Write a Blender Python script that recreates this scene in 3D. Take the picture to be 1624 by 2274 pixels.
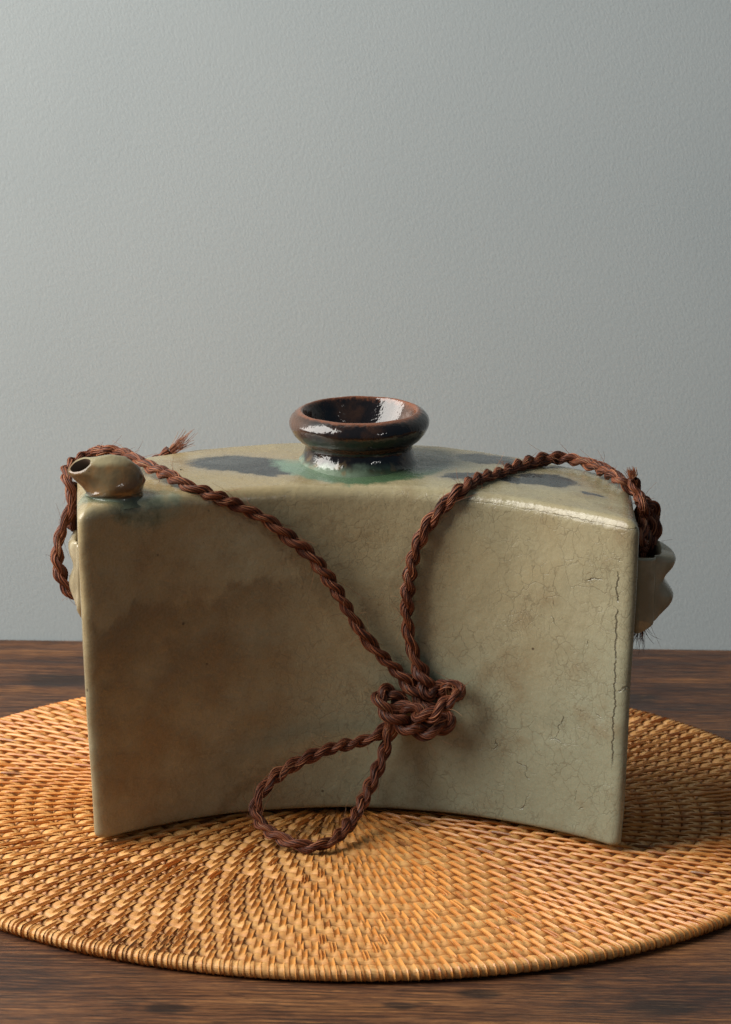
import bpy, math, random
import numpy as np
from mathutils import Vector, Matrix, noise

# ------------------------------------------------------------------ scene, camera, light
for o in list(bpy.data.objects):
    bpy.data.objects.remove(o, do_unlink=True)
sc = bpy.context.scene
COL = sc.collection
MM = 0.001

cam_d = bpy.data.cameras.new('camera')
cam = bpy.data.objects.new('camera', cam_d)
COL.objects.link(cam)
sc.camera = cam
pitch, roll = 0.2283, 0.01435
fw = Vector((0, math.cos(pitch), -math.sin(pitch)))
up0 = Vector((0, math.sin(pitch), math.cos(pitch)))
rt0 = Vector((1, 0, 0))
rt = rt0 * math.cos(roll) + up0 * math.sin(roll)
up = up0 * math.cos(roll) - rt0 * math.sin(roll)
m = Matrix.Identity(4)
m.col[0][:3] = rt; m.col[1][:3] = up; m.col[2][:3] = -fw
m.col[3][:3] = (0.0055, -1.3021, 0.4282)
cam.matrix_world = m
cam_d.sensor_fit = 'HORIZONTAL'
cam_d.sensor_width = 36.0
cam_d.lens = 36.0 * 7500 / 1624
cam_d.clip_start = 0.05
cam_d.clip_end = 50
cam_d.dof.use_dof = True
cam_d.dof.focus_distance = 1.30
cam_d.dof.aperture_fstop = 46

world = bpy.data.worlds.new('World')
sc.world = world
world.use_nodes = True
bg = world.node_tree.nodes['Background']
bg.inputs['Color'].default_value = (0.50, 0.75, 1.0, 1)
bg.inputs['Strength'].default_value = 0.118

def area(name, loc, aim, sx, sy, power, col):
    d = bpy.data.lights.new(name, 'AREA')
    d.shape = 'RECTANGLE'; d.size = sx; d.size_y = sy; d.energy = power; d.color = col
    o = bpy.data.objects.new(name, d); COL.objects.link(o)
    o.location = loc
    o.rotation_euler = (Vector(aim) - Vector(loc)).to_track_quat('-Z', 'Y').to_euler()
    return o
# tall window on the left of the table, a small far window front right
area('window_light', (-0.80, -0.19, 0.78), (0.0, -0.19, 0.42), 0.86, 1.10, 29, (1.0, 0.96, 0.90))
area('small_window_light', (1.5, -1.9, 1.15), (0, 0, 0.1), 0.16, 0.22, 3.2, (1.0, 0.97, 0.93))

vs = sc.view_settings
vs.view_transform = 'Standard'; vs.look = 'None'; vs.exposure = 0.0; vs.gamma = 1.0
vs.use_curve_mapping = False

# ------------------------------------------------------------------ helpers
rng = random.Random(7)

def link(o, parent=None):
    COL.objects.link(o)
    if parent is not None:
        o.parent = parent
    return o

def empty(name, loc, label, cat):
    o = bpy.data.objects.new(name, None)
    o.empty_display_size = 0.02
    o.location = [c * MM for c in loc]
    o['label'] = label; o['category'] = cat
    return link(o)

def mkmesh(name, V, F, mat, attrs=None, uv=None, smooth=True):
    """V in metres (local); F list of tuples or (n,4) array; attrs {name: per-vertex floats}; uv per-vertex (n,2)"""
    me = bpy.data.meshes.new(name)
    V = np.asarray(V, np.float32)
    me.from_pydata(V.tolist(), [], F.tolist() if isinstance(F, np.ndarray) else F)
    if attrs:
        for k, a in attrs.items():
            at = me.attributes.new(k, 'FLOAT', 'POINT')
            at.data.foreach_set('value', np.asarray(a, np.float32))
    if uv is not None:
        l = me.uv_layers.new(name='UVMap')
        idx = np.empty(len(me.loops), np.int32)
        me.loops.foreach_get('vertex_index', idx)
        l.data.foreach_set('uv', np.asarray(uv, np.float32)[idx].ravel())
    if smooth:
        me.polygons.foreach_set('use_smooth', np.ones(len(me.polygons), bool))
    me.materials.append(mat)
    me.update()
    return me

def part(name, V, F, mat, parent=None, attrs=None, uv=None, smooth=True):
    """V in world millimetres; becomes a child of parent (an Empty without rotation)"""
    V = np.asarray(V, np.float64)
    off = np.array([0, 0, 0.0])
    if parent is not None:
        p = parent
        while p is not None:
            off = off + np.array(p.location[:]) * 1000
            p = p.parent
    me = mkmesh(name, (V - off) * MM, F, mat, attrs, uv, smooth)
    return link(bpy.data.objects.new(name, me), parent)

def grid_faces(nr, nc, wrap_c=False, base=0):
    r = np.arange(nr - 1)[:, None]
    cc = np.arange(nc if wrap_c else nc - 1)[None, :]
    c2 = (cc + 1) % nc
    a = r * nc + cc; b = r * nc + c2; c = (r + 1) * nc + c2; d = (r + 1) * nc + cc
    return np.stack([a, b, c, d], -1).reshape(-1, 4) + base

# ------------------------------------------------------------------ node helper
class NT:
    def __init__(s, name):
        s.mat = bpy.data.materials.new(name)
        s.mat.use_nodes = True
        s.t = s.mat.node_tree
        s.bsdf = s.t.nodes['Principled BSDF']
    def new(s, typ, **kw):
        n = s.t.nodes.new(typ)
        for k, v in kw.items():
            setattr(n, k, v)
        return n
    def put(s, sock, v):
        if isinstance(v, bpy.types.NodeSocket):
            s.t.links.new(v, sock)
        elif v is not None:
            if sock.type == 'RGBA' and len(v) == 3:
                v = (*v, 1)
            sock.default_value = v
    def obj(s):
        n = s.new('ShaderNodeTexCoord')
        return s.vm('SCALE', n.outputs['Object'], scale=1000.0)      # millimetres
    def uv(s):
        return s.new('ShaderNodeTexCoord').outputs['UV']
    def vm(s, op, a, b=None, scale=None):
        n = s.new('ShaderNodeVectorMath', operation=op)
        s.put(n.inputs[0], a)
        if b is not None: s.put(n.inputs[1], b)
        if scale is not None: s.put(n.inputs['Scale'], scale)
        return n.outputs['Value'] if op in ('LENGTH', 'DISTANCE', 'DOT_PRODUCT') else n.outputs['Vector']
    def m(s, op, a, b=None, c=None, clamp=False):
        n = s.new('ShaderNodeMath', operation=op, use_clamp=clamp)
        s.put(n.inputs[0], a)
        if b is not None: s.put(n.inputs[1], b)
        if c is not None: s.put(n.inputs[2], c)
        return n.outputs[0]
    def xyz(s, v):
        n = s.new('ShaderNodeSeparateXYZ'); s.put(n.inputs[0], v)
        return n.outputs
    def comb(s, x, y, z):
        n = s.new('ShaderNodeCombineXYZ')
        for i, v in enumerate((x, y, z)): s.put(n.inputs[i], v)
        return n.outputs[0]
    def noise(s, v, scale=1.0, detail=3.0, rough=0.5, dist=0.0, col=False):
        n = s.new('ShaderNodeTexNoise')
        s.put(n.inputs['Vector'], v); n.inputs['Scale'].default_value = scale
        n.inputs['Detail'].default_value = detail; n.inputs['Roughness'].default_value = rough
        n.inputs['Distortion'].default_value = dist
        return n.outputs['Color'] if col else n.outputs['Fac']
    def voro(s, v, scale, feature='DISTANCE_TO_EDGE', rnd=1.0):
        n = s.new('ShaderNodeTexVoronoi', feature=feature)
        s.put(n.inputs['Vector'], v); n.inputs['Scale'].default_value = scale
        n.inputs['Randomness'].default_value = rnd
        return n.outputs
    def ss(s, x, a, b, lo=0.0, hi=1.0):
        n = s.new('ShaderNodeMapRange', interpolation_type='SMOOTHSTEP')
        s.put(n.inputs['Value'], x)
        if a > b:
            a, b, lo, hi = b, a, hi, lo
        n.inputs['From Min'].default_value = a; n.inputs['From Max'].default_value = b
        n.inputs['To Min'].default_value = lo; n.inputs['To Max'].default_value = hi
        return n.outputs['Result']
    def mix(s, f, a, b, mode='MIX'):
        n = s.new('ShaderNodeMix', data_type='RGBA', blend_type=mode)
        s.put(n.inputs['Factor'], f); s.put(n.inputs['A'], a) if False else None
        s.put(n.inputs[6], a); s.put(n.inputs[7], b)
        return n.outputs[2]
    def ramp(s, f, stops):
        n = s.new('ShaderNodeValToRGB')
        s.put(n.inputs[0], f)
        e = n.color_ramp.elements
        while len(e) > 1: e.remove(e[-1])
        e[0].position = stops[0][0]; e[0].color = (*stops[0][1], 1)
        for p, c in stops[1:]:
            q = e.new(p); q.color = (*c, 1)
        return n.outputs[0]
    def attr(s, name):
        n = s.new('ShaderNodeAttribute'); n.attribute_name = name
        return n.outputs['Fac']
    def normal(s):
        return s.new('ShaderNodeNewGeometry').outputs['Normal']
    def bump(s, h, strength=1.0, dist=0.001, nrm=None):
        n = s.new('ShaderNodeBump')
        n.inputs['Strength'].default_value = strength; n.inputs['Distance'].default_value = dist
        s.put(n.inputs['Height'], h)
        if nrm is not None: s.put(n.inputs['Normal'], nrm)
        return n.outputs[0]
    def out(s, color=None, rough=None, nrm=None, spec=None, **kw):
        b = s.bsdf.inputs
        if color is not None: s.put(b['Base Color'], color)
        if rough is not None: s.put(b['Roughness'], rough)
        if nrm is not None: s.put(b['Normal'], nrm)
        if spec is not None: s.put(b['Specular IOR Level'], spec)
        for k, v in kw.items(): s.put(b[k.replace('_', ' ')], v)
        return s.mat

# ------------------------------------------------------------------ materials
def mat_wall():
    n = NT('painted_paper'); P = n.obj()
    x = n.xyz(P)
    Q = n.comb(n.m('ADD', x[0], n.m('MULTIPLY', x[2], 0.35)), x[1], n.m('MULTIPLY', x[2], 0.55))
    h = n.noise(Q, 0.85, 4, 0.6, 0.5)
    h2 = n.noise(P, 1.6, 2, 0.5)
    hh = n.m('ADD', h, n.m('MULTIPLY', h2, 0.25))
    tone = n.noise(P, 0.006, 2)
    c = n.mix(n.ss(tone, .3, .7), (.412, .460, .468), (.437, .483, .488))
    c = n.mix(n.m('MULTIPLY', n.ss(h, .35, .75), .10), c, (.36, .405, .415))
    return n.out(c, 0.85, n.bump(hh, 0.23, 0.0007), 0.25)

KNOTS = ((111, -208, 8), (47, -197, 5), (77, -180, 3.5), (20, -209, 4), (-60, -215, 5), (118, 175, 14), (-135, 190, 12))      # x, y, size of the knots in the board
def mat_wood():
    n = NT('dark_wood'); P = n.obj(); x = n.xyz(P)
    warp = n.noise(P, 0.006, 2)
    yy = n.m('ADD', x[1], n.m('MULTIPLY', warp, 26.0))
    Q = n.comb(n.m('MULTIPLY', x[0], 0.07), yy, 0.0)
    g1 = n.noise(Q, 0.10, 4, 0.65, 0.4)
    Q2 = n.comb(n.m('MULTIPLY', x[0], 0.03), yy, 3.0)
    g2 = n.noise(Q2, 0.34, 5, 0.75, 0.3)
    g3 = n.noise(n.comb(n.m('MULTIPLY', x[0], 0.13), x[1], 9.0), .8, 5, .8)
    big = n.noise(n.vm('MULTIPLY', P, (.35, 1, 1)), 0.016, 3, .55)
    t = n.m('ADD', n.m('ADD', n.m('ADD', n.m('MULTIPLY', g1, .3), .10), n.m('MULTIPLY', g2, .55)), n.m('ADD', n.m('MULTIPLY', big, .55), n.m('MULTIPLY', n.m('SUBTRACT', g3, .5), .55)))
    c = n.ramp(t, [(.58, (.016, .010, .008)), (.72, (.046, .018, .010)), (.84, (.140, .056, .022)), (1.0, (.31, .138, .046))])
    # knots
    kv = n.voro(n.vm('MULTIPLY', n.vm('ADD', P, (13.0, 31.0, 0)), (.55, 1, 1)), 0.0135, 'F1')
    k = n.ss(n.m('ADD', kv['Distance'], n.m('MULTIPLY', g1, .16)), .24, .08)
    k = n.m('MULTIPLY', k, n.ss(n.xyz(kv['Color'])[0], .45, .6))
    c = n.mix(n.m('MULTIPLY', k, .8), c, (.016, .010, .008))
    for kx, ky, kr in KNOTS:
        q = n.vm('MULTIPLY', n.vm('SUBTRACT', P, (kx, ky, 0)), (.62, 1, 0))
        q = n.vm('ADD', q, n.vm('SCALE', n.vm('SUBTRACT', n.noise(P, .09, 3, .6, 0, True), (.5, .5, .5)), scale=kr * .9))
        dk = n.m('DIVIDE', n.vm('LENGTH', n.vm('MULTIPLY', q, (1, 1, 0))), kr)
        c = n.mix(n.ss(dk, 1.25, .55, 0, .85), c, (.014, .008, .006))
    dark = n.noise(n.vm('MULTIPLY', P, (.5, 1, 1)), 0.05, 4, .7)
    c = n.mix(n.ss(dark, .56, .72, 0, .65), c, (.022, .013, .010))
    fld = n.m('ADD', n.m('MULTIPLY', x[1], 2.0), n.m('MULTIPLY', n.noise(n.vm('MULTIPLY', P, (.30, 1, 1)), .022, 3, .5), 52.0))
    ringl = n.m('ADD', n.m('MULTIPLY', n.m('SINE', fld), .5), .5)
    rl = n.m('MULTIPLY', n.ss(ringl, .40, .9), n.ss(n.noise(P, .03, 3), .38, .62, .40, 1.0))
    c = n.mix(rl, c, n.mix(.62, c, (.012, .007, .006)))
    pore = n.ss(n.noise(n.comb(n.m('MULTIPLY', x[0], 0.09), x[1], 4.0), .95, 3, .65), .54, .64)
    c = n.mix(n.m('MULTIPLY', pore, .7), c, (.012, .007, .006))
    lite = n.ss(n.noise(n.comb(n.m('MULTIPLY', x[0], 0.06), x[1], 14.0), .9, 3, .65), .58, .70)
    c = n.mix(n.m('MULTIPLY', lite, .45), c, (.30, .145, .06))
    h = n.m('ADD', n.m('ADD', g2, g3), n.m('MULTIPLY', g1, .5))
    r = n.ss(g1, .3, .7, .38, .55)
    return n.out(c, r, n.bump(h, .45, .0006), .28)

def mat_cane(name, cols, rough, gs=4.0, ga=.55):
    n = NT(name); uv = n.uv(); x = n.xyz(uv)
    tone = n.attr('tone')
    off = n.m('MULTIPLY', tone, 57.0)
    Q = n.comb(n.m('MULTIPLY', x[0], 0.10), n.m('MULTIPLY', x[1], gs), off)
    g = n.noise(Q, 1.0, 3, .6)
    Qb = n.comb(n.m('MULTIPLY', x[0], 0.30), n.m('MULTIPLY', x[1], 1.2), off)
    g2 = n.noise(Qb, 1.0, 2, .5)
    P = n.obj()
    blot = n.noise(P, .05, 4, .6)
    t = n.m('ADD', tone, n.m('ADD', n.m('MULTIPLY', n.m('SUBTRACT', g, .5), ga), n.m('MULTIPLY', n.m('SUBTRACT', g2, .5), .4)))
    t = n.m('ADD', t, n.m('MULTIPLY', n.m('SUBTRACT', blot, .5), -.35), clamp=True)
    c = n.ramp(t, cols)
    return n.out(c, rough, n.bump(g, .5, .00035), .5)

def mat_fibre():
    n = NT('palm_fibre'); tone = n.attr('tone'); P = n.obj()
    t = n.m('ADD', tone, n.m('MULTIPLY', n.m('SUBTRACT', n.noise(P, .25, 3), .5), .5), clamp=True)
    c = n.ramp(t, [(0, (.032, .010, .006)), (.45, (.150, .042, .018)), (.8, (.30, .105, .045)), (1, (.42, .22, .11))])
    return n.out(c, .50, None, .32)

def mat_raw_clay():
    n = NT('raw_clay'); P = n.obj()
    c = n.ramp(n.noise(P, .3, 4, .6), [(.3, (.13, .070, .040)), (.7, (.32, .19, .105))])
    return n.out(c, .85, n.bump(n.noise(P, 1.2, 3), .4, .0006), .2)

FB = (3.0, -14.0, 6.2)                 # base of the flask, millimetres
def mat_glaze():
    n = NT('crackled_celadon_glaze'); P = n.vm('ADD', n.obj(), FB); x = n.xyz(P)
    X, Y, Z = x[0], x[1], x[2]
    N = n.xyz(n.normal())
    topm = n.ss(N[2], .45, .8)
    front = n.ss(N[1], -.25, -.6)
    nL = n.noise(P, .017, 3, .5); nM = n.noise(P, .055, 4, .6); nF = n.noise(P, .9, 3, .6)
    # celadon: ochre high up and to the left, greyer green low and to the right
    k = n.m('ADD', n.m('MULTIPLY', n.ss(Z, 135, 15), .75), n.m('MULTIPLY', n.ss(X, -70, 80), .40))
    k = n.m('ADD', k, n.m('MULTIPLY', n.m('SUBTRACT', nL, .5), 1.1), clamp=True)
    c = n.mix(k, (.318, .248, .130), (.265, .266, .180))
    c = n.mix(n.ss(nM, .50, .72, 0, .48), c, (.205, .148, .078))
    c = n.mix(n.ss(nM, .46, .28, 0, .35), c, (.36, .33, .215))
    # smoky brown stain on the left half with a ragged upper edge
    edge = n.m('ADD', n.m('ADD', 73.0, n.m('MULTIPLY', n.noise(n.vm('MULTIPLY', P, (1, 1, .5)), .04, 6, .66), 46.0)), n.m('MULTIPLY', n.ss(X, -95, -40), 6.0))
    st = n.ss(n.m('SUBTRACT', edge, Z), -1.5, 2.0)
    st = n.m('MULTIPLY', st, n.ss(n.m('ADD', X, n.m('MULTIPLY', nM, 30.0)), 34, -34))
    st = n.m('MULTIPLY', st, n.ss(n.m('ADD', Z, n.m('MULTIPLY', nL, 40.0)), 8, 70, .75, 1))
    st = n.m('MULTIPLY', n.m('MULTIPLY', st, front), n.ss(nL, .25, .6, .55, 1))
    c = n.mix(n.m('MULTIPLY', n.m('MULTIPLY', st, n.ss(nM, .30, .62, .55, 1.0)), .66), c, (.125, .085, .040))
    up = n.m('MULTIPLY', n.m('MULTIPLY', n.ss(Z, 139, 118), n.ss(nM, .42, .62)), n.m('MULTIPLY', front, n.ss(X, 10, -70)))
    c = n.mix(n.m('MULTIPLY', up, .45), c, (.20, .145, .075))
    # crackle
    D = n.vm('ADD', P, n.vm('SCALE', n.vm('SUBTRACT', n.noise(P, .11, 3, .55, 0, True), (.5, .5, .5)), scale=9.0))
    D = n.vm('MULTIPLY', D, (1.0, .8, .72))
    v1 = n.voro(D, .18); v2 = n.voro(n.vm('ADD', D, (31, 7, 3)), .34)
    gate = n.ss(n.noise(P, .06, 2), .38, .6)
    l1 = n.ss(v1['Distance'], .038, .006); l2 = n.m('MULTIPLY', n.ss(v2['Distance'], .045, .006), n.m('MULTIPLY', gate, .95))
    line = n.m('MAXIMUM', n.m('MULTIPLY', l1, n.ss(n.noise(n.vm('ADD', P, (9, 9, 60)), .05, 2), .40, .58, .25, 1)), l2)
    amt = n.m('MULTIPLY', n.ss(X, -85, 10, .22, 1), n.m('SUBTRACT', 1.0, n.m('MULTIPLY', topm, .75)))
    line = n.m('MULTIPLY', line, amt)
    c = n.mix(n.m('MULTIPLY', line, .38), c, (.10, .078, .045))
    # deep fissures: down the right edge, along the front rim
    zn = n.noise(n.comb(0, 0, Z), .13, 4, .7)
    d1 = n.m('ABSOLUTE', n.m('SUBTRACT', X, n.m('ADD', 99.5, n.m('MULTIPLY', zn, 5.0))))
    f1 = n.m('MULTIPLY', n.ss(d1, .42, .12), n.m('MULTIPLY', n.ss(Z, 130, 126), n.ss(Z, 38, 44)))
    f1 = n.m('MULTIPLY', n.m('MULTIPLY', f1, front), n.ss(n.noise(n.comb(5, 0, Z), .05, 3), .44, .48))
    xn = n.noise(n.comb(X, 0, 0), .16, 5, .75)
    hz = n.m('ADD', n.m('SUBTRACT', n.m('MULTIPLY', xn, 3.2), n.m('MULTIPLY', n.m('MAXIMUM', n.m('SUBTRACT', X, 30.0), 0.0), .034)), 135.0)
    d2 = n.m('ABSOLUTE', n.m('SUBTRACT', Z, hz))
    f2 = n.m('MULTIPLY', n.m('MULTIPLY', n.ss(d2, .30, .1), n.ss(n.noise(n.comb(X, 9, 0), .12, 2), .45, .56, .10, .6)), n.m('MULTIPLY', n.ss(X, 36, 42), n.ss(Y, 0, -8)))
    fis = n.m('MAXIMUM', f1, f2)
    # short cracks scattered low on the right
    v3 = n.voro(n.vm('ADD', D, (11, 3, 17)), .06)
    f3 = n.m('MULTIPLY', n.ss(v3['Distance'], .014, .004), n.ss(n.noise(n.vm('ADD', P, (40, 0, 9)), .07, 2), .60, .66))
    f3 = n.m('MULTIPLY', f3, n.m('MULTIPLY', front, n.ss(X, 45, 60)))
    fis = n.m('MAXIMUM', fis, n.m('MULTIPLY', f3, .8))
    c = n.mix(n.m('MULTIPLY', fis, .75), c, (.028, .020, .012))
    # iron specks
    sp = n.voro(P, .11, 'F1')
    spk = n.m('MULTIPLY', n.ss(sp['Distance'], .085, .04), n.ss(n.xyz(sp['Color'])[0], .80, .83))
    sp2 = n.voro(P, .30, 'F1')
    spk = n.m('MAXIMUM', spk, n.m('MULTIPLY', n.m('MULTIPLY', n.ss(sp2['Distance'], .10, .05), n.ss(n.xyz(sp2['Color'])[0], .86, .88)), .6))
    c = n.mix(n.m('MULTIPLY', spk, .85), c, (.045, .028, .015))
    c = n.mix(n.m('MULTIPLY', n.ss(nF, .5, .75), .22), c, (.19, .15, .09))
    # painted slate-blue leaves on the shoulder
    wob = n.vm('SCALE', n.vm('SUBTRACT', n.noise(P, .16, 4, .7, 0, True), (.5, .5, .5)), scale=11.0)
    Pw = n.vm('ADD', P, wob)
    blob = None; halo = None
    for cx, cy, rx, ry, rot in ((-46, 16, 20, 13, -.1), (-34, 6, 12, 8, 0), (54, 33, 13, 9, -.15), (77, -1, 13, 10, -.5), (46, 1, 11, 5, .25), (66, -3, 9, 4, -.3), (93, -19, 5, 2, -.6)):
        q = n.vm('SUBTRACT', Pw, (cx, cy, 0)); qx = n.xyz(q)
        ca, sa = math.cos(rot), math.sin(rot)
        ex = n.m('DIVIDE', n.m('ADD', n.m('MULTIPLY', qx[0], ca), n.m('MULTIPLY', qx[1], sa)), rx)
        ey = n.m('DIVIDE', n.m('SUBTRACT', n.m('MULTIPLY', qx[1], ca), n.m('MULTIPLY', qx[0], sa)), ry)
        d = n.m('SQRT', n.m('ADD', n.m('MULTIPLY', ex, ex), n.m('MULTIPLY', ey, ey)))
        b = n.ss(d, 1.14, .84); hq = n.ss(d, 1.9, .8)
        blob = b if blob is None else n.m('MAXIMUM', blob, b)
        halo = hq if halo is None else n.m('MAXIMUM', halo, hq)
    c = n.mix(n.m('MULTIPLY', n.m('MULTIPLY', halo, topm), .38), c, (.21, .19, .17))
    slate = n.mix(n.ss(nM, .35, .65), (.020, .026, .032), (.048, .056, .060))
    c = n.mix(n.m('MULTIPLY', n.m('MULTIPLY', blob, topm), .93), c, slate)
    # copper green run round the neck, paler round the spout
    dn = n.vm('LENGTH', n.vm('SUBTRACT', n.comb(n.xyz(Pw)[0], n.m('MULTIPLY', n.xyz(Pw)[1], 1.0), 0), (3, 24, 0)))
    g = n.ss(dn, 38, 33.5)
    g = n.m('MULTIPLY', g, n.ss(n.m('ADD', Y, n.m('MULTIPLY', nM, 18.0)), 34, 22))
    gc = n.mix(n.ss(n.m('ADD', X, n.m('MULTIPLY', nM, 24.0)), -16, 22), (.165, .25, .18), (.045, .100, .048))
    c = n.mix(n.m('MULTIPLY', g, .93), c, gc)
    hz2 = n.m('MULTIPLY', n.ss(n.vm('LENGTH', n.vm('SUBTRACT', n.vm('MULTIPLY', Pw, (1, 1, 0)), (30, 22, 0))), 26, 8), topm)
    c = n.mix(n.m('MULTIPLY', hz2, .62), c, (.13, .16, .14))
    ds = n.vm('LENGTH', n.vm('SUBTRACT', n.comb(n.m('MULTIPLY', n.xyz(Pw)[0], .55), n.xyz(Pw)[1], n.m('MULTIPLY', Z, 1.0)), (-46.5, -40, 139)))
    gs = n.m('MULTIPLY', n.ss(ds, 14.5, 9.5), n.ss(nM, .30, .55))
    c = n.mix(n.m('MULTIPLY', gs, .8), c, n.mix(n.ss(nM, .40, .6), (.20, .27, .20), (.070, .085, .050)))
    h = n.m('SUBTRACT', n.m('ADD', n.m('MULTIPLY', nM, 1.6), n.m('MULTIPLY', n.noise(P, .28, 3), .35)), n.m('ADD', n.m('MULTIPLY', line, .08), n.m('MULTIPLY', fis, .8)))
    r = n.m('ADD', n.ss(nF, .3, .8, .15, .34), n.m('MULTIPLY', n.m('SUBTRACT', 1.0, topm), .06))
    return n.out(c, r, n.bump(h, .42, .0012), .5)

def mat_spout():
    n = NT('spout_glaze'); P = n.vm('ADD', n.obj(), FB); x = n.xyz(P)
    nM = n.noise(P, .12, 4, .6)
    c = n.mix(n.ss(nM, .35, .7), (.150, .080, .030), (.100, .072, .036))
    tip = n.ss(n.m('ADD', x[2], n.m('MULTIPLY', nM, 2.0)), 152.6, 155.0)
    c = n.mix(n.m('MULTIPLY', tip, .7), c, (.30, .265, .155))
    c = n.mix(n.ss(n.m('ADD', x[0], n.m('MULTIPLY', nM, 4.0)), -106.4, -108.4), c, (.13, .105, .085))
    g = n.ss(x[2], 141.0, 139.8)
    c = n.mix(n.m('MULTIPLY', g, .9), c, n.mix(n.ss(n.m('ADD', x[0], n.m('MULTIPLY', nM, 14.0)), -92, -78), (.165, .215, .160), (.055, .070, .045)))
    d = n.m('MULTIPLY', n.ss(n.m('ABSOLUTE', n.m('SUBTRACT', x[2], 140.9)), .9, .2), .75)
    c = n.mix(d, c, (.05, .035, .02))
    sp = n.voro(P, .30, 'F1')
    spk = n.m('MULTIPLY', n.ss(sp['Distance'], .12, .05), n.ss(n.xyz(sp['Color'])[0], .72, .76))
    c = n.mix(n.m('MULTIPLY', spk, .7), c, (.05, .03, .018))
    return n.out(c, .16, n.bump(n.noise(P, .2, 3), .4, .0012), .5)

def mat_tenmoku():
    n = NT('iron_black_glaze'); P = n.vm('ADD', n.obj(), FB); x = n.xyz(P)
    q = n.vm('SUBTRACT', P, (2.5, 25, 0))
    rad = n.vm('LENGTH', n.vm('MULTIPLY', q, (1, 1, 0)))
    tilt = n.m('ADD', x[2], n.m('MULTIPLY', n.m('SUBTRACT', x[1], 25.0), -.05))
    nM = n.noise(P, .11, 4, .65); nF = n.noise(P, .6, 4, .65)
    c = n.mix(n.ss(nM, .4, .65), (.008, .006, .006), (.035, .017, .010))
    # glaze breaks to rust on the lip and on the lower edge of the rim
    lip = n.m('SUBTRACT', 3.0, n.m('ABSOLUTE', n.m('SUBTRACT', rad, 23.6)))
    lipm = n.m('MULTIPLY', n.ss(n.m('ADD', lip, n.m('MULTIPLY', n.m('SUBTRACT', nF, .5), 3.0)), .6, 2.4), n.ss(tilt, 158.0, 160.5))
    c = n.mix(n.m('MULTIPLY', lipm, .9), c, (.20, .070, .032))
    low = n.ss(n.m('ABSOLUTE', n.m('SUBTRACT', n.m('ADD', tilt, n.m('MULTIPLY', nM, 2.0)), 151.2)), 1.7, .4)
    c = n.mix(n.m('MULTIPLY', low, .75), c, (.135, .055, .026))
    lft = n.m('MULTIPLY', n.ss(n.m('ADD', x[0], n.m('MULTIPLY', nM, 16.0)), -6, -18), n.ss(tilt, 150, 154))
    c = n.mix(n.m('MULTIPLY', lft, .6), c, (.15, .075, .045))
    rgt = n.m('MULTIPLY', n.m('MULTIPLY', n.ss(x[0], 16, 24), n.ss(rad, 23, 20)), n.ss(tilt, 152, 157))
    c = n.mix(n.m('MULTIPLY', rgt, .7), c, (.20, .115, .085))
    base = n.ss(n.m('ADD', x[2], n.m('MULTIPLY', n.m('SUBTRACT', nM, .5), 7.0)), 144.2, 140.8)
    bc = n.mix(n.ss(n.m('ADD', x[0], n.m('MULTIPLY', nM, 20.0)), -8, 26), (.20, .26, .19), (.045, .075, .045))
    c = n.mix(n.m('MULTIPLY', base, .9), c, bc)
    bl = n.m('MULTIPLY', n.ss(x[2], 147, 143), n.ss(n.noise(P, .2, 3), .55, .66))
    c = n.mix(n.m('MULTIPLY', bl, .5), c, (.17, .115, .055))
    return n.out(c, n.ss(nF, .35, .75, .05, .16), n.bump(n.m('ADD', nM, n.m('MULTIPLY', n.noise(P, .45, 2), .25)), .55, .0011), .65)

def mat_lug():
    n = NT('lug_glaze'); P = n.obj()
    nM = n.noise(P, .10, 4, .6)
    c = n.mix(n.ss(nM, .35, .65), (.35, .30, .195), (.26, .215, .13))
    return n.out(c, .08, n.bump(nM, .3, .001), .6)

M_WALL, M_WOOD, M_CLAY = mat_wall(), mat_wood(), mat_raw_clay()
M_GLAZE, M_SPOUT, M_NECK, M_LUG = mat_glaze(), mat_spout(), mat_tenmoku(), mat_lug()
M_STITCH = mat_cane('rattan_skin', [(0, (.17, .066, .020)), (.25, (.43, .146, .028)), (.55, (.59, .242, .052)), (.85, (.68, .33, .092)), (1, (.73, .43, .165))], .36)
M_COIL = mat_cane('rattan_core', [(0, (.27, .098, .024)), (.4, (.52, .232, .062)), (.8, (.65, .345, .112)), (1, (.74, .47, .205))], .55, 1.7, 1.0)
M_FIBRE = mat_fibre()
M_BORE = NT('shaded_bore_clay').out((.050, .030, .018), .7, None, .2)  # clay darkened so its colour carries the shade deep in the spout

# ------------------------------------------------------------------ setting
def box(x0, x1, y0, y1, z0, z1):
    V = [(x, y, z) for z in (z0, z1) for y in (y0, y1) for x in (x0, x1)]
    F = [(0, 2, 3, 1), (4, 5, 7, 6), (0, 1, 5, 4), (2, 6, 7, 3), (0, 4, 6, 2), (1, 3, 7, 5)]
    return V, F
V, F = box(-1600, 2200, 260, 320, -700, 1900)
w = part('wall', V, F, M_WALL, smooth=False); w['kind'] = 'structure'
w['label'] = 'plain grey embossed paper wall behind the table'
V, F = box(-1000, 1300, -700, 259, -32, 0)
t = part('table_top', V, F, M_WOOD, smooth=False); t['kind'] = 'structure'
t['label'] = 'dark brown wood grain table top'

# ------------------------------------------------------------------ rattan mat
MAT_R, ROWS = 190.0, 24
PIT = MAT_R / ROWS
HC, HH = 2.75, 2.35                     # coil centre height, half height
mat_root = empty('rattan_mat', (0, 0, 0), 'round coiled rattan mat of honey coloured cane under the flask', 'mat')

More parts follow.
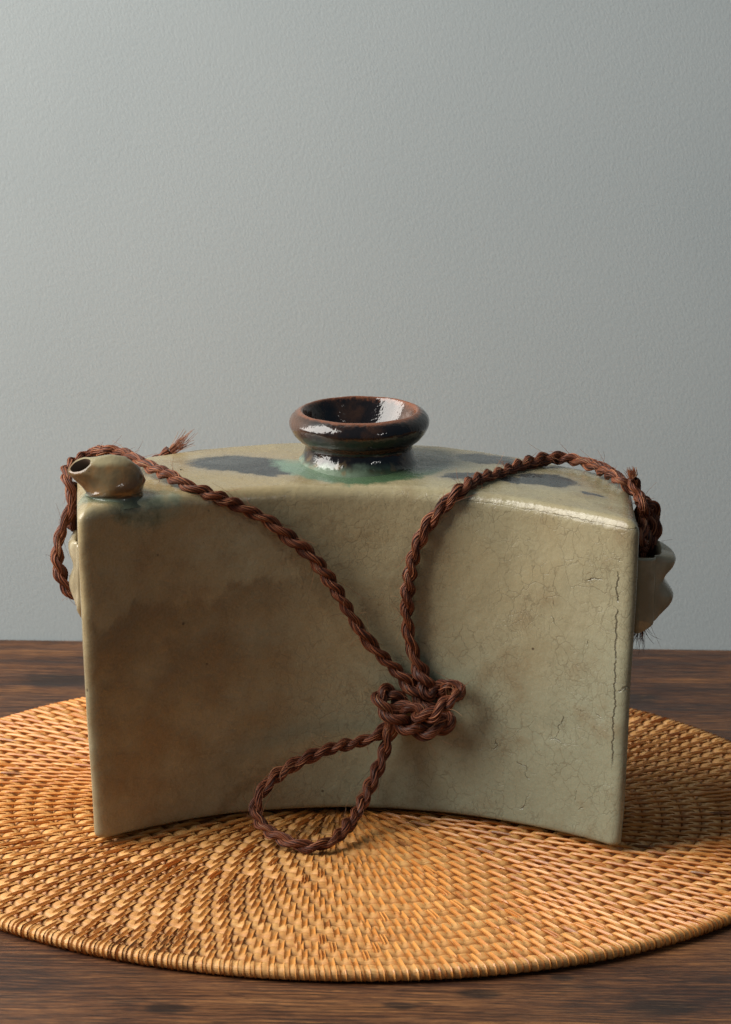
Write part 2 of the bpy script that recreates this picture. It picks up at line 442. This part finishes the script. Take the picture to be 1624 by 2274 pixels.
# stitch angles row by row: each row's stitches sit between those of the row before; wide gaps get an extra one
rows = []
ang = [2 * math.pi * k / 6 for k in range(6)]
for nrow in range(1, ROWS + 2):
    r = (nrow - .5) * PIT
    ang.sort()
    nxt = []
    for i, a in enumerate(ang):
        b = ang[(i + 1) % len(ang)] + (2 * math.pi if i == len(ang) - 1 else 0)
        gap = (b - a) * r
        lim = rng.uniform(8.6, 11.4)
        jit = rng.uniform(-.05, .05) * (b - a)
        if gap > lim:
            nxt += [a + (b - a) * .25 + jit, a + (b - a) * .74 + jit]
        else:
            nxt.append(a + (b - a) * .47 + jit)
    # soften: relax the spacing a little
    nxt.sort()
    L = len(nxt)
    arr = np.array(nxt)
    prv = np.roll(arr, 1); prv[0] -= 2 * math.pi
    nx = np.roll(arr, -1); nx[-1] += 2 * math.pi
    arr = arr + .22 * ((prv + nx) / 2 - arr)
    ang = arr.tolist()
    rows.append(ang)

def coil_ring(n):
    r = (n - .5) * PIT
    a = np.sort(np.concatenate([np.mod(rows[n - 1], 2 * math.pi), np.mod(rows[n], 2 * math.pi)]))
    nxt = np.roll(a, -1).copy(); nxt[-1] += 2 * math.pi
    k = 5
    th = (a[:, None] + (nxt - a)[:, None] * (np.arange(k) / k)[None, :]).ravel()
    pinch = np.tile(np.sin(np.pi * (np.arange(k) / k)), len(a))
    gaps = np.repeat((nxt - a) * r, k)
    bul = .42 * pinch * np.clip(gaps / 3.5, 0, 1.2)
    ncr = 12
    ph = np.linspace(0, 2 * math.pi, ncr, endpoint=False)
    e = 2 / 2.5
    cx = np.sign(np.cos(ph)) * np.abs(np.cos(ph)) ** e
    cz = np.sign(np.sin(ph)) * np.abs(np.sin(ph)) ** e
    wv = np.array([noise.noise((math.cos(t) * 3 + n * 5, math.sin(t) * 3, n)) for t in th]) * .35
    rr = r + wv[:, None] + cx[None, :] * (PIT * .485 + .12 * bul[:, None])
    zz = HC + cz[None, :] * (HH - .25 + bul[:, None]) + .12 * wv[:, None]
    V = np.stack([rr * np.cos(th)[:, None], rr * np.sin(th)[:, None], zz], -1).reshape(-1, 3)
    F = grid_faces(len(th), ncr, True)
    # close the ring
    lastrow = (len(th) - 1) * ncr
    j = np.arange(ncr)
    Fc = np.stack([lastrow + j, lastrow + (j + 1) % ncr, (j + 1) % ncr, j], -1)
    F = np.concatenate([F, Fc])
    uv = np.stack([np.repeat(th * r, ncr), np.tile(ph * 4.0, len(th))], -1)
    tone = np.full(len(V), rng.uniform(.42, .70))
    return V, F, tone, uv

for n in range(1, ROWS + 1):
    V, F, tone, uv = coil_ring(n)
    part('coil', V, F, M_COIL, mat_root, {'tone': tone}, uv)

def strip(pts, tans, wid, thick, tone):
    """half-round cane strip along pts (n,3) with outward normals derived from width vector"""
    pts = np.asarray(pts); n = len(pts)
    d = np.gradient(pts, axis=0); d /= np.linalg.norm(d, axis=1)[:, None]
    side = np.asarray(tans); side = side - (side * d).sum(1)[:, None] * d
    side /= np.linalg.norm(side, axis=1)[:, None]
    nor = np.cross(side, d)
    k = 6
    f = np.linspace(-1, 1, k)
    hgt = np.sqrt(np.clip(1 - f * f, 0, 1)) ** 0.9
    taper = np.ones(n); taper[0] = taper[-1] = .8
    V = (pts[:, None, :] + side[:, None, :] * (f[None, :, None] * (wid / 2) * taper[:, None, None]) + nor[:, None, :] * (hgt[None, :, None] * thick - thick * .25))
    u = np.concatenate([[0], np.cumsum(np.linalg.norm(np.diff(pts, axis=0), axis=1))])
    uv = np.stack([np.repeat(u, k), np.tile(f * wid / 2, n)], -1)
    F = grid_faces(n, k)
    return V.reshape(-1, 3), F, np.full(n * k, tone), uv

def stitch_path(row, a, outer=False, short=False):
    """row index n (1-based): strip over coils n-1 and n"""
    rn = (row - .5) * PIT
    r0 = rn - PIT * (1.50 if not short else .50)
    r0 = max(r0, 1.0)
    r1 = rn + PIT * .49
    skew = 1.8 / max(rn, 12) * (1 if not short else .6)
    pts, tan = [], []
    m_ = 10 if not outer else 9
    for i in range(m_):
        t = i / (m_ - 1)
        if outer: t *= .84
        r = r0 + (r1 - r0) * t
        e = abs(2 * t - 1)
        z = HC + HH - .12 + (.48 if not short else .25) * math.sin(math.pi * t)
        if e > .58 and not (outer and t > .5):
            z -= 2.7 * ((e - .58) / .42) ** 1.5
        th = a + skew * (t - .5)
        pts.append((r, z, th))
    if outer:
        rc = rn; A = PIT * .49 + .35; B = HH + .25
        t0, z0 = pts[-1][0], pts[-1][1]
        a0 = math.acos(min(1, max(-1, (t0 - rc) / A)))
        for q in np.linspace(a0, -2.0, 9)[1:]:
            e = 2 / 2.3
            cr, sr = math.cos(q), math.sin(q)
            r = rc + A * math.copysign(abs(cr) ** e, cr)
            z = HC + B * math.copysign(abs(sr) ** e, sr)
            pts.append((r, max(z, .15), a + skew * .5 + .25 / rn * (a0 - q)))
    P = [(r * math.cos(th), r * math.sin(th), z) for r, z, th in pts]
    T = [(-math.sin(th), math.cos(th), 0) for r, z, th in pts]
    return np.array(P), np.array(T)

stitches = []
for row in range(2, ROWS + 1):
    for a in rows[row - 1]:
        r = (row - .5) * PIT
        tone = min(1, max(0, rng.gauss(.52, .11)))
        if rng.random() < .035: tone = rng.uniform(.05, .25)
        wid = rng.uniform(2.0, 2.5)
        outer = row == ROWS
        kinds = [(a, wid)]
        if rng.random() < .07:
            kinds = [(a - .75 / r, wid * .48), (a + .7 / r, wid * .45)]
        P0 = None
        VV, FF, TT, UU, base = [], [], [], [], 0
        for aa, ww in kinds:
            P, T = stitch_path(row, aa, outer)
            v, f, tn, uv = strip(P, T, ww, rng.uniform(.75, 1.0), tone)
            VV.append(v); FF.append(f + base); TT.append(tn); UU.append(uv); base += len(v)
        stitches.append((a, r, np.concatenate(VV), np.concatenate(FF), np.concatenate(TT), np.concatenate(UU)))
# binding wraps between the stitches of the outermost coil
for a in rows[ROWS]:
    r = (ROWS - .5) * PIT
    P, T = stitch_path(ROWS, a, True, True)
    v, f, tn, uv = strip(P, T, rng.uniform(2.0, 3.0), rng.uniform(.65, .9), min(1, max(.1, rng.gauss(.55, .15))))
    stitches.append((a, r, v, f, tn, uv))

def shown(s):
    x, y = s[1] * math.cos(s[0]), s[1] * math.sin(s[0])
    if abs(x) > 138: return 9e9
    return y
stitches.sort(key=shown)
for s in stitches[:300]:
    part('stitch', s[2], s[3], M_STITCH, mat_root, {'tone': s[4]}, s[5])
VV, FF, TT, UU, base = [], [], [], [], 0
for s in stitches[300:]:
    VV.append(s[2]); FF.append(s[3] + base); TT.append(s[4]); UU.append(s[5]); base += len(s[2])
o = part('stitching', np.concatenate(VV), np.concatenate(FF), M_STITCH, mat_root, {'tone': np.concatenate(TT)}, np.concatenate(UU))
o['kind'] = 'stuff'

# ------------------------------------------------------------------ flask
flask = empty('ceramic_flask', FB, 'slab built stoneware flask with crackled olive green glaze and concave front', 'flask')
HX, DEP, ZB, ZT, SAG = 106.4, 77.0, 7.8, 139.6, 46.0

def outline(inset, rc):
    """rounded rectangle, counter-clockwise from front left; x +-HX, y 0..DEP, shrunk by inset"""
    hx, y0, y1 = HX - inset, inset, DEP - inset
    rc = max(rc - inset * .9, .05)
    rc = min(rc, (y1 - y0) / 2 - .01)
    P = []
    def seg(a, b, n):
        for i in range(n): P.append((a[0] + (b[0] - a[0]) * i / n, a[1] + (b[1] - a[1]) * i / n))
    def arc(cx, cy, a0, n):
        for i in range(n):
            a = math.radians(a0 + 90 * i / n); P.append((cx + rc * math.cos(a), cy + rc * math.sin(a)))
    arc(-hx + rc, y0 + rc, 180, 8)
    seg((-hx + rc, y0), (hx - rc, y0), 130)
    arc(hx - rc, y0 + rc, 270, 8)
    seg((hx, y0 + rc), (hx, y1 - rc), 44)
    arc(hx - rc, y1 - rc, 0, 8)
    seg((hx - rc, y1), (-hx + rc, y1), 130)
    arc(-hx + rc, y1 - rc, 90, 8)
    seg((-hx, y1 - rc), (-hx, y0 + rc), 44)
    return np.array(P)

def warp(P):
    """bend the slab, taper it and give it hand-built unevenness; P (n,3) with x centred, y from the front"""
    P = P.copy()
    tz = (P[:, 2] - ZB) / (ZT - ZB)
    x = P[:, 0] * (0.968 + .032 * tz ** .8)
    x = x * (1 + .0002 * (P[:, 1]))
    u = P[:, 0] / HX
    lf = np.clip(-u * 1.5 - .4, 0, 1)
    x = x + lf * (2.8 * np.clip(1 - tz, 0, 1) ** 1.3 - 5.0 * P[:, 1] / DEP)
    y = P[:, 1] - 62.5 + SAG * (1 - u * u) + .8 * (1 - tz)
    z = P[:, 2] - tz * np.clip(u, 0, 1) ** 2 * 2.6 - tz * np.clip(-u, 0, 1) ** 2 * .6
    z = z + tz * 2.4 * (1 - u * u) * np.clip(P[:, 1] / DEP, 0, 1)
    out = np.stack([x + 3.0, y, z], -1)
    for i in range(len(out)):
        q = out[i]
        nx = noise.noise(Vector((q[0] * .021, q[1] * .021, q[2] * .021 + 7)))
        ny = noise.noise(Vector((q[0] * .024 + 19, q[1] * .024, q[2] * .024)))
        nz = noise.noise(Vector((q[0] * .03, q[1] * .03 + 31, q[2] * .01)))
        n2 = noise.noise(Vector((q[0] * .09, q[1] * .09 + 3, q[2] * .09)))
        k = min(1.0, max(0.0, tz[i] * 4))
        out[i] += ((nx * .9 + n2 * .15), (ny * 1.3 + n2 * .22), (nz * .8 + n2 * .2) * k)
    return out

R_T, RC = 5.2, 5.8
rings = []
for z, ins in ((ZB + .2, 5.0), (ZB, 2.4), (ZB + .35, .9), (ZB + 1.1, .25)):
    rings.append((z, ins))
zs = np.linspace(ZB + 2.2, ZT - R_T, 74)
rings += [(z, 0.0) for z in zs]
for i in range(1, 9):
    a = math.pi / 2 * i / 8
    rings.append((ZT - R_T + R_T * math.sin(a), R_T * (1 - math.cos(a))))
for ins in np.arange(R_T + 1.2, DEP / 2 - .2, 1.55):
    rings.append((ZT + .9 * math.sin((ins - R_T) / (DEP / 2 - R_T) * math.pi / 2), float(ins)))
VV = []
for z, ins in rings:
    o2 = outline(ins, RC)
    VV.append(np.column_stack([o2, np.full(len(o2), z)]))
NC = len(VV[0])
V = warp(np.concatenate(VV))
F = grid_faces(len(rings), NC, True)
# close the slot along the middle of the shoulder
lb = (len(rings) - 1) * NC
cap = [lb + 8 + i for i in range(130)], [lb + 8 + 130 + 8 + 44 + 8 + i for i in range(130)]
Fz = [(cap[0][i], cap[0][i + 1], cap[1][128 - i], cap[1][129 - i]) for i in range(129)]
F = np.concatenate([F, np.array(Fz)])
part('body', V, F, M_GLAZE, flask)
# unglazed foot under the glaze line
o0, o1, o2 = outline(.8, RC), outline(.05, RC), outline(5.2, RC)
VV = [np.column_stack([o2, np.full(NC, 5.2)]), np.column_stack([o0, np.full(NC, 5.2)]), np.column_stack([o1, np.full(NC, 7.0)]), np.column_stack([o0, np.full(NC, 9.2)])]
part('foot', warp(np.concatenate(VV)), grid_faces(4, NC, True), M_CLAY, flask)

# neck and rim, turned
prof = [(31, -1.0), (28.5, .2), (26, .9), (23.8, 2.2), (22.2, 4.4), (21.4, 7), (21.5, 8.6), (22.3, 9.6), (22.9, 9.8), (24.4, 11), (26.4, 13.4), (27.7, 16), (28.0, 17.6), (27.6, 19.2), (26.4, 20.8), (24.9, 21.9), (23.7, 22.5), (23.0, 22.4), (22.3, 21.6), (21.3, 19.4), (20.0, 16.5), (18.2, 12.8), (16.4, 9), (15.2, 4), (15.0, -4), (14.8, -12), (3, -13)]
def smooth_prof(p, k=3):
    p = np.array(p, float); n = len(p); res = []
    for i in range(n - 1):
        p0, p1, p2, p3 = p[max(i - 1, 0)], p[i], p[i + 1], p[min(i + 2, n - 1)]
        for j in range(k):
            t = j / k
            res.append(.5 * ((2 * p1) + (-p0 + p2) * t + (2 * p0 - 5 * p1 + 4 * p2 - p3) * t * t + (-p0 + 3 * p1 - 3 * p2 + p3) * t ** 3))
    res.append(p[-1]); return np.array(res)
pr = smooth_prof(prof)
NS = 112
VV = []
for r, z in pr:
    for k in range(NS):
        a = 2 * math.pi * k / NS
        wob = 1 + .012 * math.sin(2 * a + .6) + .008 * noise.noise(Vector((math.cos(a) * 1.5, math.sin(a) * 1.5, z * .08)))
        x, y = r * wob * math.cos(a), r * wob * math.sin(a)
        zz = z + .35 * noise.noise(Vector((math.cos(a) * 2, math.sin(a) * 2, 4))) * min(1, max(0, z / 15))
        k2 = max(0, z) / 20
        zz += k2 * (y * .035 + x * .012)          # the rim leans a little
        VV.append((2.5 + x, 24.5 + y, 139.6 + zz))
part('neck', VV, grid_faces(len(pr), NS, True), M_NECK, flask)

# spout: a short beak on the left shoulder
def basis(d):
    d = Vector(d).normalized()
    a = Vector((0, 1, 0)); a = (a - d * a.dot(d)).normalized()   # "width" axis, roughly depth
    b = d.cross(a)
    return np.array(a), np.array(b)
sr = [((-90.5, -37, 136.8), (0, 0, 1), 12.6, 12.6), ((-90.5, -37, 138.6), (0, 0, 1), 11.0, 11.0), ((-90.5, -37, 139.8), (-.05, 0, 1), 10.4, 10.4),
      ((-90.6, -37, 140.6), (-.1, 0, 1), 10.2, 10.3), ((-90.6, -37.1, 141.2), (-.15, 0, 1), 10.6, 10.8), ((-90.8, -37.3, 142.6), (-.25, 0, 1), 10.9, 11.4),
      ((-91.8, -37.6, 145.2), (-.45, -.05, .87), 10.6, 11.2), ((-94.2, -38.3, 147.8), (-.66, -.15, .72), 9.2, 9.8), ((-97.8, -39.3, 149.6), (-.72, -.22, .66), 7.2, 8.0),
      ((-101.0, -40.4, 150.7), (-.62, -.34, .72), 5.6, 6.6), ((-103.0, -41.2, 151.5), (-.45, -.44, .79), 4.7, 5.8), ((-103.6, -41.5, 152.0), (-.36, -.47, .81), 4.1, 5.2),
      ((-103.7, -41.6, 152.0), (-.36, -.47, .81), 3.1, 4.0)]
bore = [((-103.7, -41.6, 152.0), (-.36, -.47, .81), 3.1, 4.0), ((-103.3, -41.3, 151.2), (-.40, -.45, .80), 2.7, 3.5), ((-101.5, -40.4, 149.4), (-.5, -.4, .7), 2.4, 3.2), ((-97, -39, 146), (-.7, -.2, .6), 2.2, 3.0), ((-95, -38.5, 145), (-.7, -.2, .6), .2, .2)]
NSP = 56
VV = []
for ci, (c, d, ra, rb) in enumerate(sr):
    A, B = basis(d)
    for k in range(NSP):
        t = 2 * math.pi * k / NSP
        fac = 1.0
        if 4 < ci < 13: 
            pw = (2, 2, 2, 2, 2, 1.75, 1.5, 1.42, 1.40, 1.42, 1.5, 1.65, 1.9)[ci]
            fac = 1.06 / (abs(math.cos(t)) ** pw + abs(math.sin(t)) ** pw) ** (1 / pw) - .015 * math.cos(7 * t)
        VV.append(np.array(c) + A * ra * fac * math.cos(t) + B * rb * fac * math.sin(t))
sp_o = part('spout', VV, grid_faces(len(sr), NSP, True), M_SPOUT, flask)
VV = []
for c, d, ra, rb in bore:
    A, B = basis(d)
    for k in range(24):
        t = 2 * math.pi * k / 24
        VV.append(np.array(c) + A * ra * math.cos(t) * 1.04 + B * rb * math.sin(t) * 1.04)
part('bore', VV, grid_faces(len(bore), 24, True), M_BORE, sp_o)

# lugs on both ends: moulded straps with an upright hole for the rope
def lug(side, x_wall, depth, yc, zoff):
    zx = [(84.6, 3.0), (86.0, 6.0), (88.5, 9.5), (91.5, 13.2), (95, 16.6), (98.5, 17.4), (101.5, 15.6), (104.5, 13.8), (107, 14.4), (110, 17.0), (113, 17.9), (115.2, 16.8), (116.6, 14.4)]
    zx = smooth_prof(zx, 3)
    def plan(X, k=1.0):
        P = [(-2.0, -12.6 * k), (1.2, -12.7 * k), (2.2, -13.6 * k), (6, -13.9 * k), (8.4, -13.3 * k), (9.1, -11.4 * k), (8.6, -9.9 * k)]
        P = [(min(px, X * .93), py) for px, py in P]
        e = max(X, 3)
        s = max(e - 9.6, 0)
        P += [(min(9.6, e * .96) + s * .45, -8.6 * k), (min(9.6, e * .98) + s * .82, -6 * k), (min(9.6, e) + s * .97, -3 * k), (min(9.6, e) + s, 0)]
        P = P + [(px, -py) for px, py in reversed(P[:-1])]
        return smooth_prof(P, 3)
    ringsL = []
    bot = plan(2.0, .55)
    ringsL.append((bot, 88.0)); ringsL.append((plan(2.6, .86), 84.9))
    for z, X in zx:
        k = 1 - max(0, (90 - z)) * .028
        ringsL.append((plan(X, k), z))
    top = plan(12.2, .9); ringsL.append((top, 117.2))
    hole = plan(11.0, .78); ringsL.append((hole, 116.8))
    ringsL.append((plan(10.2, .72), 114.6)); ringsL.append((plan(9.6, .68), 106.0)); ringsL.append((plan(9.2, .62), 92.0))
    VV = []
    for P, z in ringsL:
        for px, py in P:
            zz = z - (max(0, z - 112) * .16) * (1 - abs(py) / 14) * 1.6
            zz += py * .13 * max(0, z - 98) / 18        # the mouth leans towards the front
            VV.append((x_wall + side * px * depth, yc + py, zz + zoff))
    F = grid_faces(len(ringsL), len(ringsL[0][0]))
    return VV, F if side > 0 else F[:, ::-1]
V, F = lug(1, 109.6, 1.0, -15.0, 0.0)
part('lug', V, F, M_LUG, flask)
V, F = lug(-1, -103.8, .46, -2.0, -1.0)
part('lug', V, F, M_LUG, flask)

# ------------------------------------------------------------------ rope
MAIN = [(-107.4, 2.0, 105.6), (-106.9, 2.0, 95.4), (-107.9, -2.0, 90.5), (-110.9, -4.0, 92.1), (-114.1, -4.0, 96.8), (-116.5, -3.0, 105.7), (-115.6, 0.0, 114.2), (-112.7, 2.0, 122.0), (-111.0, 4.0, 128.9), (-113.0, 6.0, 134.5), (-114.2, 12.0, 137.5), (-111.5, 20.0, 139.9), (-105.9, 25.0, 141.5), (-99.1, 12.1, 146.0), (-93.9, 9.3, 146.5), (-89.4, 3.6, 146.5), (-82.7, -5.6, 145.5), (-76.1, -14.6, 144.5), (-70.3, -21.1, 143.5),
    (-64.6, -27.6, 142.0), (-58.7, -28.9, 140.0), (-52.8, -27.4, 137.8), (-46.9, -26.0, 135.3), (-41.0, -24.8, 132.2), (-35.1, -23.6, 129.3), (-29.7, -22.7, 125.6), (-24.9, -22.2, 121.2), (-17.5, -21.5, 115.4), (-11.8, -21.3, 108.9), (-5.9, -20.8, 100.3), (-1.0, -20.6, 92.1), (4.0, -20.5, 83.6),
    (10.4, -20.2, 75.4), (20.1, -19.4, 65.4), (25.3, -20.1, 59.7), (29.6, -20.4, 54.5), (34.1, -21.4, 50.5), (38.6, -24.2, 49.1), (38.2, -27.0, 46.9),
    (34.1, -27.5, 45.2), (29.0, -27.2, 44.7), (23.9, -26.3, 45.5), (19.1, -26.1, 48.4), (14.9, -25.7, 51.8), (12.5, -24.4, 55.1), (11.9, -21.8, 57.7),
    (15.1, -19.6, 58.0), (19.7, -19.7, 55.1), (19.4, -20.7, 50.8), (16.3, -20.7, 46.1), (12.6, -22.3, 41.7), (4.7, -24.0, 38.9), (-5.1, -27.2, 37.5),
    (-14.7, -31.1, 34.7), (-23.4, -35.5, 31.1), (-30.3, -39.9, 26.9), (-35.2, -44.1, 20.3), (-34.7, -48.0, 14.2), (-29.4, -54.0, 10.6), (-21.7, -60.0, 8.8), (-13.8, -62.0, 8.0), (-5.6, -58.0, 9.3), (0.2, -48.0, 12.0), (5.0, -37.0, 16.2), (9.2, -31.1, 23.8), (12.8, -26.3, 31.1), (15.0, -23.5, 37.6), (17.5, -22.7, 46.7), (18.8, -22.8, 50.7), (22.5, -24.3, 53.2), (26.3, -26.7, 52.8), (28.3, -29.6, 51.2), (32.0, -31.7, 52.2), (35.8, -32.2, 55.2), (39.5, -31.6, 58.3), (42.9, -29.7, 60.4), (42.4, -26.3, 61.6), (39.0, -23.6, 61.9), (35.5, -22.0, 60.1), (32.7, -21.1, 57.7), (30.9, -21.1, 59.7), (29.1, -20.9, 64.8), (26.6, -20.0, 70.0), (23.8, -19.5, 79.0), (22.5, -19.3, 88.1), (22.5, -19.3, 99.1), (23.9, -19.5, 110.1), (26.6, -20.0, 119.3), (30.8, -20.2, 127.5), (36.3, -20.9, 134.4), (41.8, -20.8, 139.9), (49.0, -11.4, 142.2), (58.3, 0.7, 142.2), (67.8, 16.4, 142.2),
    (77.3, 26.7, 142.5), (85.5, 28.2, 142.5), (93.3, 21.1, 142.3), (99.7, 9.4, 142.0), (105.5, -6.1, 141.5), (110.8, -8.0, 137.3), (114.4, -13.0, 132.5), (117.2, -9.5, 126.9), (117.8, -9.5, 120.6), (116.3, -8.5, 114.3), (115.6, -8.5, 103.0), (115.6, -8.5, 92.0), (115.5, -8.5, 84.3)]
SEC = [(114.4, -13.5, 116.1), (113.0, -22.0, 121.9), (114.2, -16.5, 128.5), (113.6, -19.0, 133.9), (112.3, -12.0, 136.8), (110.9, -10.0, 140.3),
    (109.9, -10.0, 143.5)]
THIRD = [(117.5, -9.0, 112.9), (118.7, -7.0, 117.3), (116.8, -7.0, 122.8), (113.6, -9.0, 127.7), (114.4, -9.0, 132.5), (117.6, -7.0, 132.4),
    (119.5, -6.0, 128.0), (120.0, -7.0, 121.9), (118.3, -8.0, 115.7)]
TAIL = [(-111.7, 6.0, 115.6), (-109.6, 7.0, 122.7), (-111.8, 9.0, 128.7), (-110.3, 12.0, 131.4), (-106.0, 18.0, 130.4), (-101.3, 28.0, 129.2), (-93.7,
    36.0, 130.3), (-83.1, 41.0, 134.1), (-77.2, 40.0, 137.9), (-73.8, 39.0, 140.6)]
MAIN = [(x, y - 2.5 * max(0, 1 - (x / 106) ** 2) if (z < 140 and y < -18) else y, z) for x, y, z in MAIN]    # lies on the bowed face
rope_root = empty('twisted_rope', (26.0, -26.0, 41.0), 'reddish brown two ply palm fibre rope knotted across the flask front', 'rope')

def spline(P, step):
    P = np.array(P, float); n = len(P); res = []
    for i in range(n - 1):
        p0, p1, p2, p3 = P[max(i - 1, 0)], P[i], P[i + 1], P[min(i + 2, n - 1)]
        for j in range(16):
            t = j / 16
            res.append(.5 * ((2 * p1) + (-p0 + p2) * t + (2 * p0 - 5 * p1 + 4 * p2 - p3) * t * t + (-p0 + 3 * p1 - 3 * p2 + p3) * t ** 3))
    res.append(P[-1]); res = np.array(res)
    s = np.concatenate([[0], np.cumsum(np.linalg.norm(np.diff(res, axis=0), axis=1))])
    q = np.arange(0, s[-1], step)
    return np.stack([np.interp(q, s, res[:, k]) for k in range(3)], -1), q

def frames(C):
    T = np.gradient(C, axis=0); T /= np.linalg.norm(T, axis=1)[:, None]
    N = np.zeros_like(C)
    a = np.array([0, -1.0, 0]); a -= T[0] * a.dot(T[0]); N[0] = a / np.linalg.norm(a)
    for i in range(1, len(C)):
        v = N[i - 1] - T[i] * N[i - 1].dot(T[i])
        N[i] = v / np.linalg.norm(v)
    return T, N, np.cross(T, N)

def tube(C, rad, sides=3, rot=0.0):
    T, N, B = frames(C)
    ph = np.arange(sides) * 2 * math.pi / sides + rot
    rad = np.broadcast_to(np.asarray(rad, float), (len(C),))
    V = C[:, None, :] + rad[:, None, None] * (np.cos(ph)[None, :, None] * N[:, None, :] + np.sin(ph)[None, :, None] * B[:, None, :])
    return V.reshape(-1, 3), grid_faces(len(C), sides, True)

class Acc:
    def __init__(s): s.V, s.F, s.T, s.n = [], [], [], 0
    def add(s, V, F, tone):
        s.V.append(V); s.F.append(F + s.n); s.T.append(np.broadcast_to(np.asarray(tone, float), (len(V),)) if np.ndim(tone) == 0 else tone); s.n += len(V)
    def build(s, name, parent):
        return part(name, np.concatenate(s.V), np.concatenate(s.F), M_FIBRE, parent, {'tone': np.concatenate(s.T)})

stray = Acc()
nr = np.random.RandomState(3)
def smooth_noise(n, step, amp):
    k = max(4, int(n / step) + 3)
    return np.interp(np.linspace(0, k - 1, n), np.arange(k), nr.uniform(-amp, amp, k))

def lay_rope(P, pitch=15.5, a=1.18, rp=1.42, nf=24, step=.9, hairs=.6, phase=0.0, knot=None):
    C, s = spline(P, step)
    T, N, B = frames(C)
    n = len(C)
    swell = 1 + smooth_noise(n, 8, .17)
    if knot is not None:                       # the lay opens up and fattens inside the knot
        dk = np.linalg.norm((C - np.array(knot)) / np.array((17, 14, 14)), axis=1)
        swell = swell * (1 + .46 * np.clip(1.25 - dk, 0, .5) / .5)
    ph = phase - 2 * math.pi * s / pitch + smooth_noise(n, 16, .8)
    for ply in range(2):
        f = ph + ply * math.pi
        PC = C + (a * swell)[:, None] * (np.cos(f)[:, None] * N + np.sin(f)[:, None] * B)
        acc = Acc()
        V, F = tube(PC, rp * .86 * swell, 7)
        acc.add(V, F, .10)
        for k in range(nf):
            psi = 2 * math.pi * (k + nr.uniform(-.3, .3)) / nf + 2 * math.pi * s / 30.0 + smooth_noise(n, 10, .35)
            rr = rp * swell * (nr.uniform(.84, 1.05) + smooth_noise(n, 7, .07))
            FC = PC + rr[:, None] * (np.cos(psi)[:, None] * N + np.sin(psi)[:, None] * B)
            V, F = tube(FC, nr.uniform(.13, .29), 3, nr.uniform(0, 2))
            tone = float(np.clip(nr.normal(.46, .24), .03, 1))
            acc.add(V, F, tone)
        acc.build('strand', rope_root)
    # flyaway fibres
    for _ in range(int(s[-1] * hairs)):
        i = nr.randint(2, n - 2)
        an = nr.uniform(0, 2 * math.pi)
        o_ = np.cos(an) * N[i] + np.sin(an) * B[i]
        st = C[i] + o_ * 2.0
        sg = nr.choice([-1, 1])
        L = nr.uniform(2.5, 8.5) if nr.rand() > .12 else nr.uniform(7, 10)
        q = np.linspace(0, 1, 9)[:, None]
        curl = nr.normal(0, 1, 3) * L * .42
        H = st + q * L * (T[i] * sg * .8 + o_ * nr.uniform(.15, .6)) + q * q * curl
        H[:, 2] = np.maximum(H[:, 2], 7.5)
        V, F = tube(H, np.linspace(.10, .04, 9), 3)
        stray.add(V, F, float(np.clip(nr.normal(.65, .2), .1, 1)))

def tuft(base, direction, L, n, spread, r0, tone=.6, curl=.25):
    acc = Acc()
    d = np.array(direction, float); d /= np.linalg.norm(d)
    for _ in range(n):
        off = nr.normal(0, r0 * .5, 3); off -= d * off.dot(d)
        dd = d + off / max(r0, .1) * spread * .6 + nr.normal(0, spread * .25, 3)
        l = L * nr.uniform(.6, 1.1)
        q = np.linspace(0, 1, 10)[:, None]
        H = np.array(base) + off + q * dd * l + q * q * nr.normal(0, 1, 3) * l * curl
        V, F = tube(H, np.linspace(nr.uniform(.13, .22), .06, 10), 3)
        acc.add(V, F, float(np.clip(nr.normal(tone, .18), .1, 1)))
    acc.build('frayed_end', rope_root)

lay_rope(MAIN, knot=(27, -26, 54))
lay_rope(SEC, phase=1.0)
lay_rope(THIRD, phase=2.0)
lay_rope(TAIL, phase=.4)
tuft(TAIL[-1], (8, 0, 7.0), 9.5, 60, .28, 1.5, .68, .12)
tuft(SEC[-1], (-.4, 0, 1), 4.0, 60, .30, 1.9, .62, .12)
tuft(MAIN[-1], (-.15, -.1, -1), 9.5, 46, .42, 1.7, .35, .22)
stray.build('stray_fibres', rope_root)['kind'] = 'stuff'
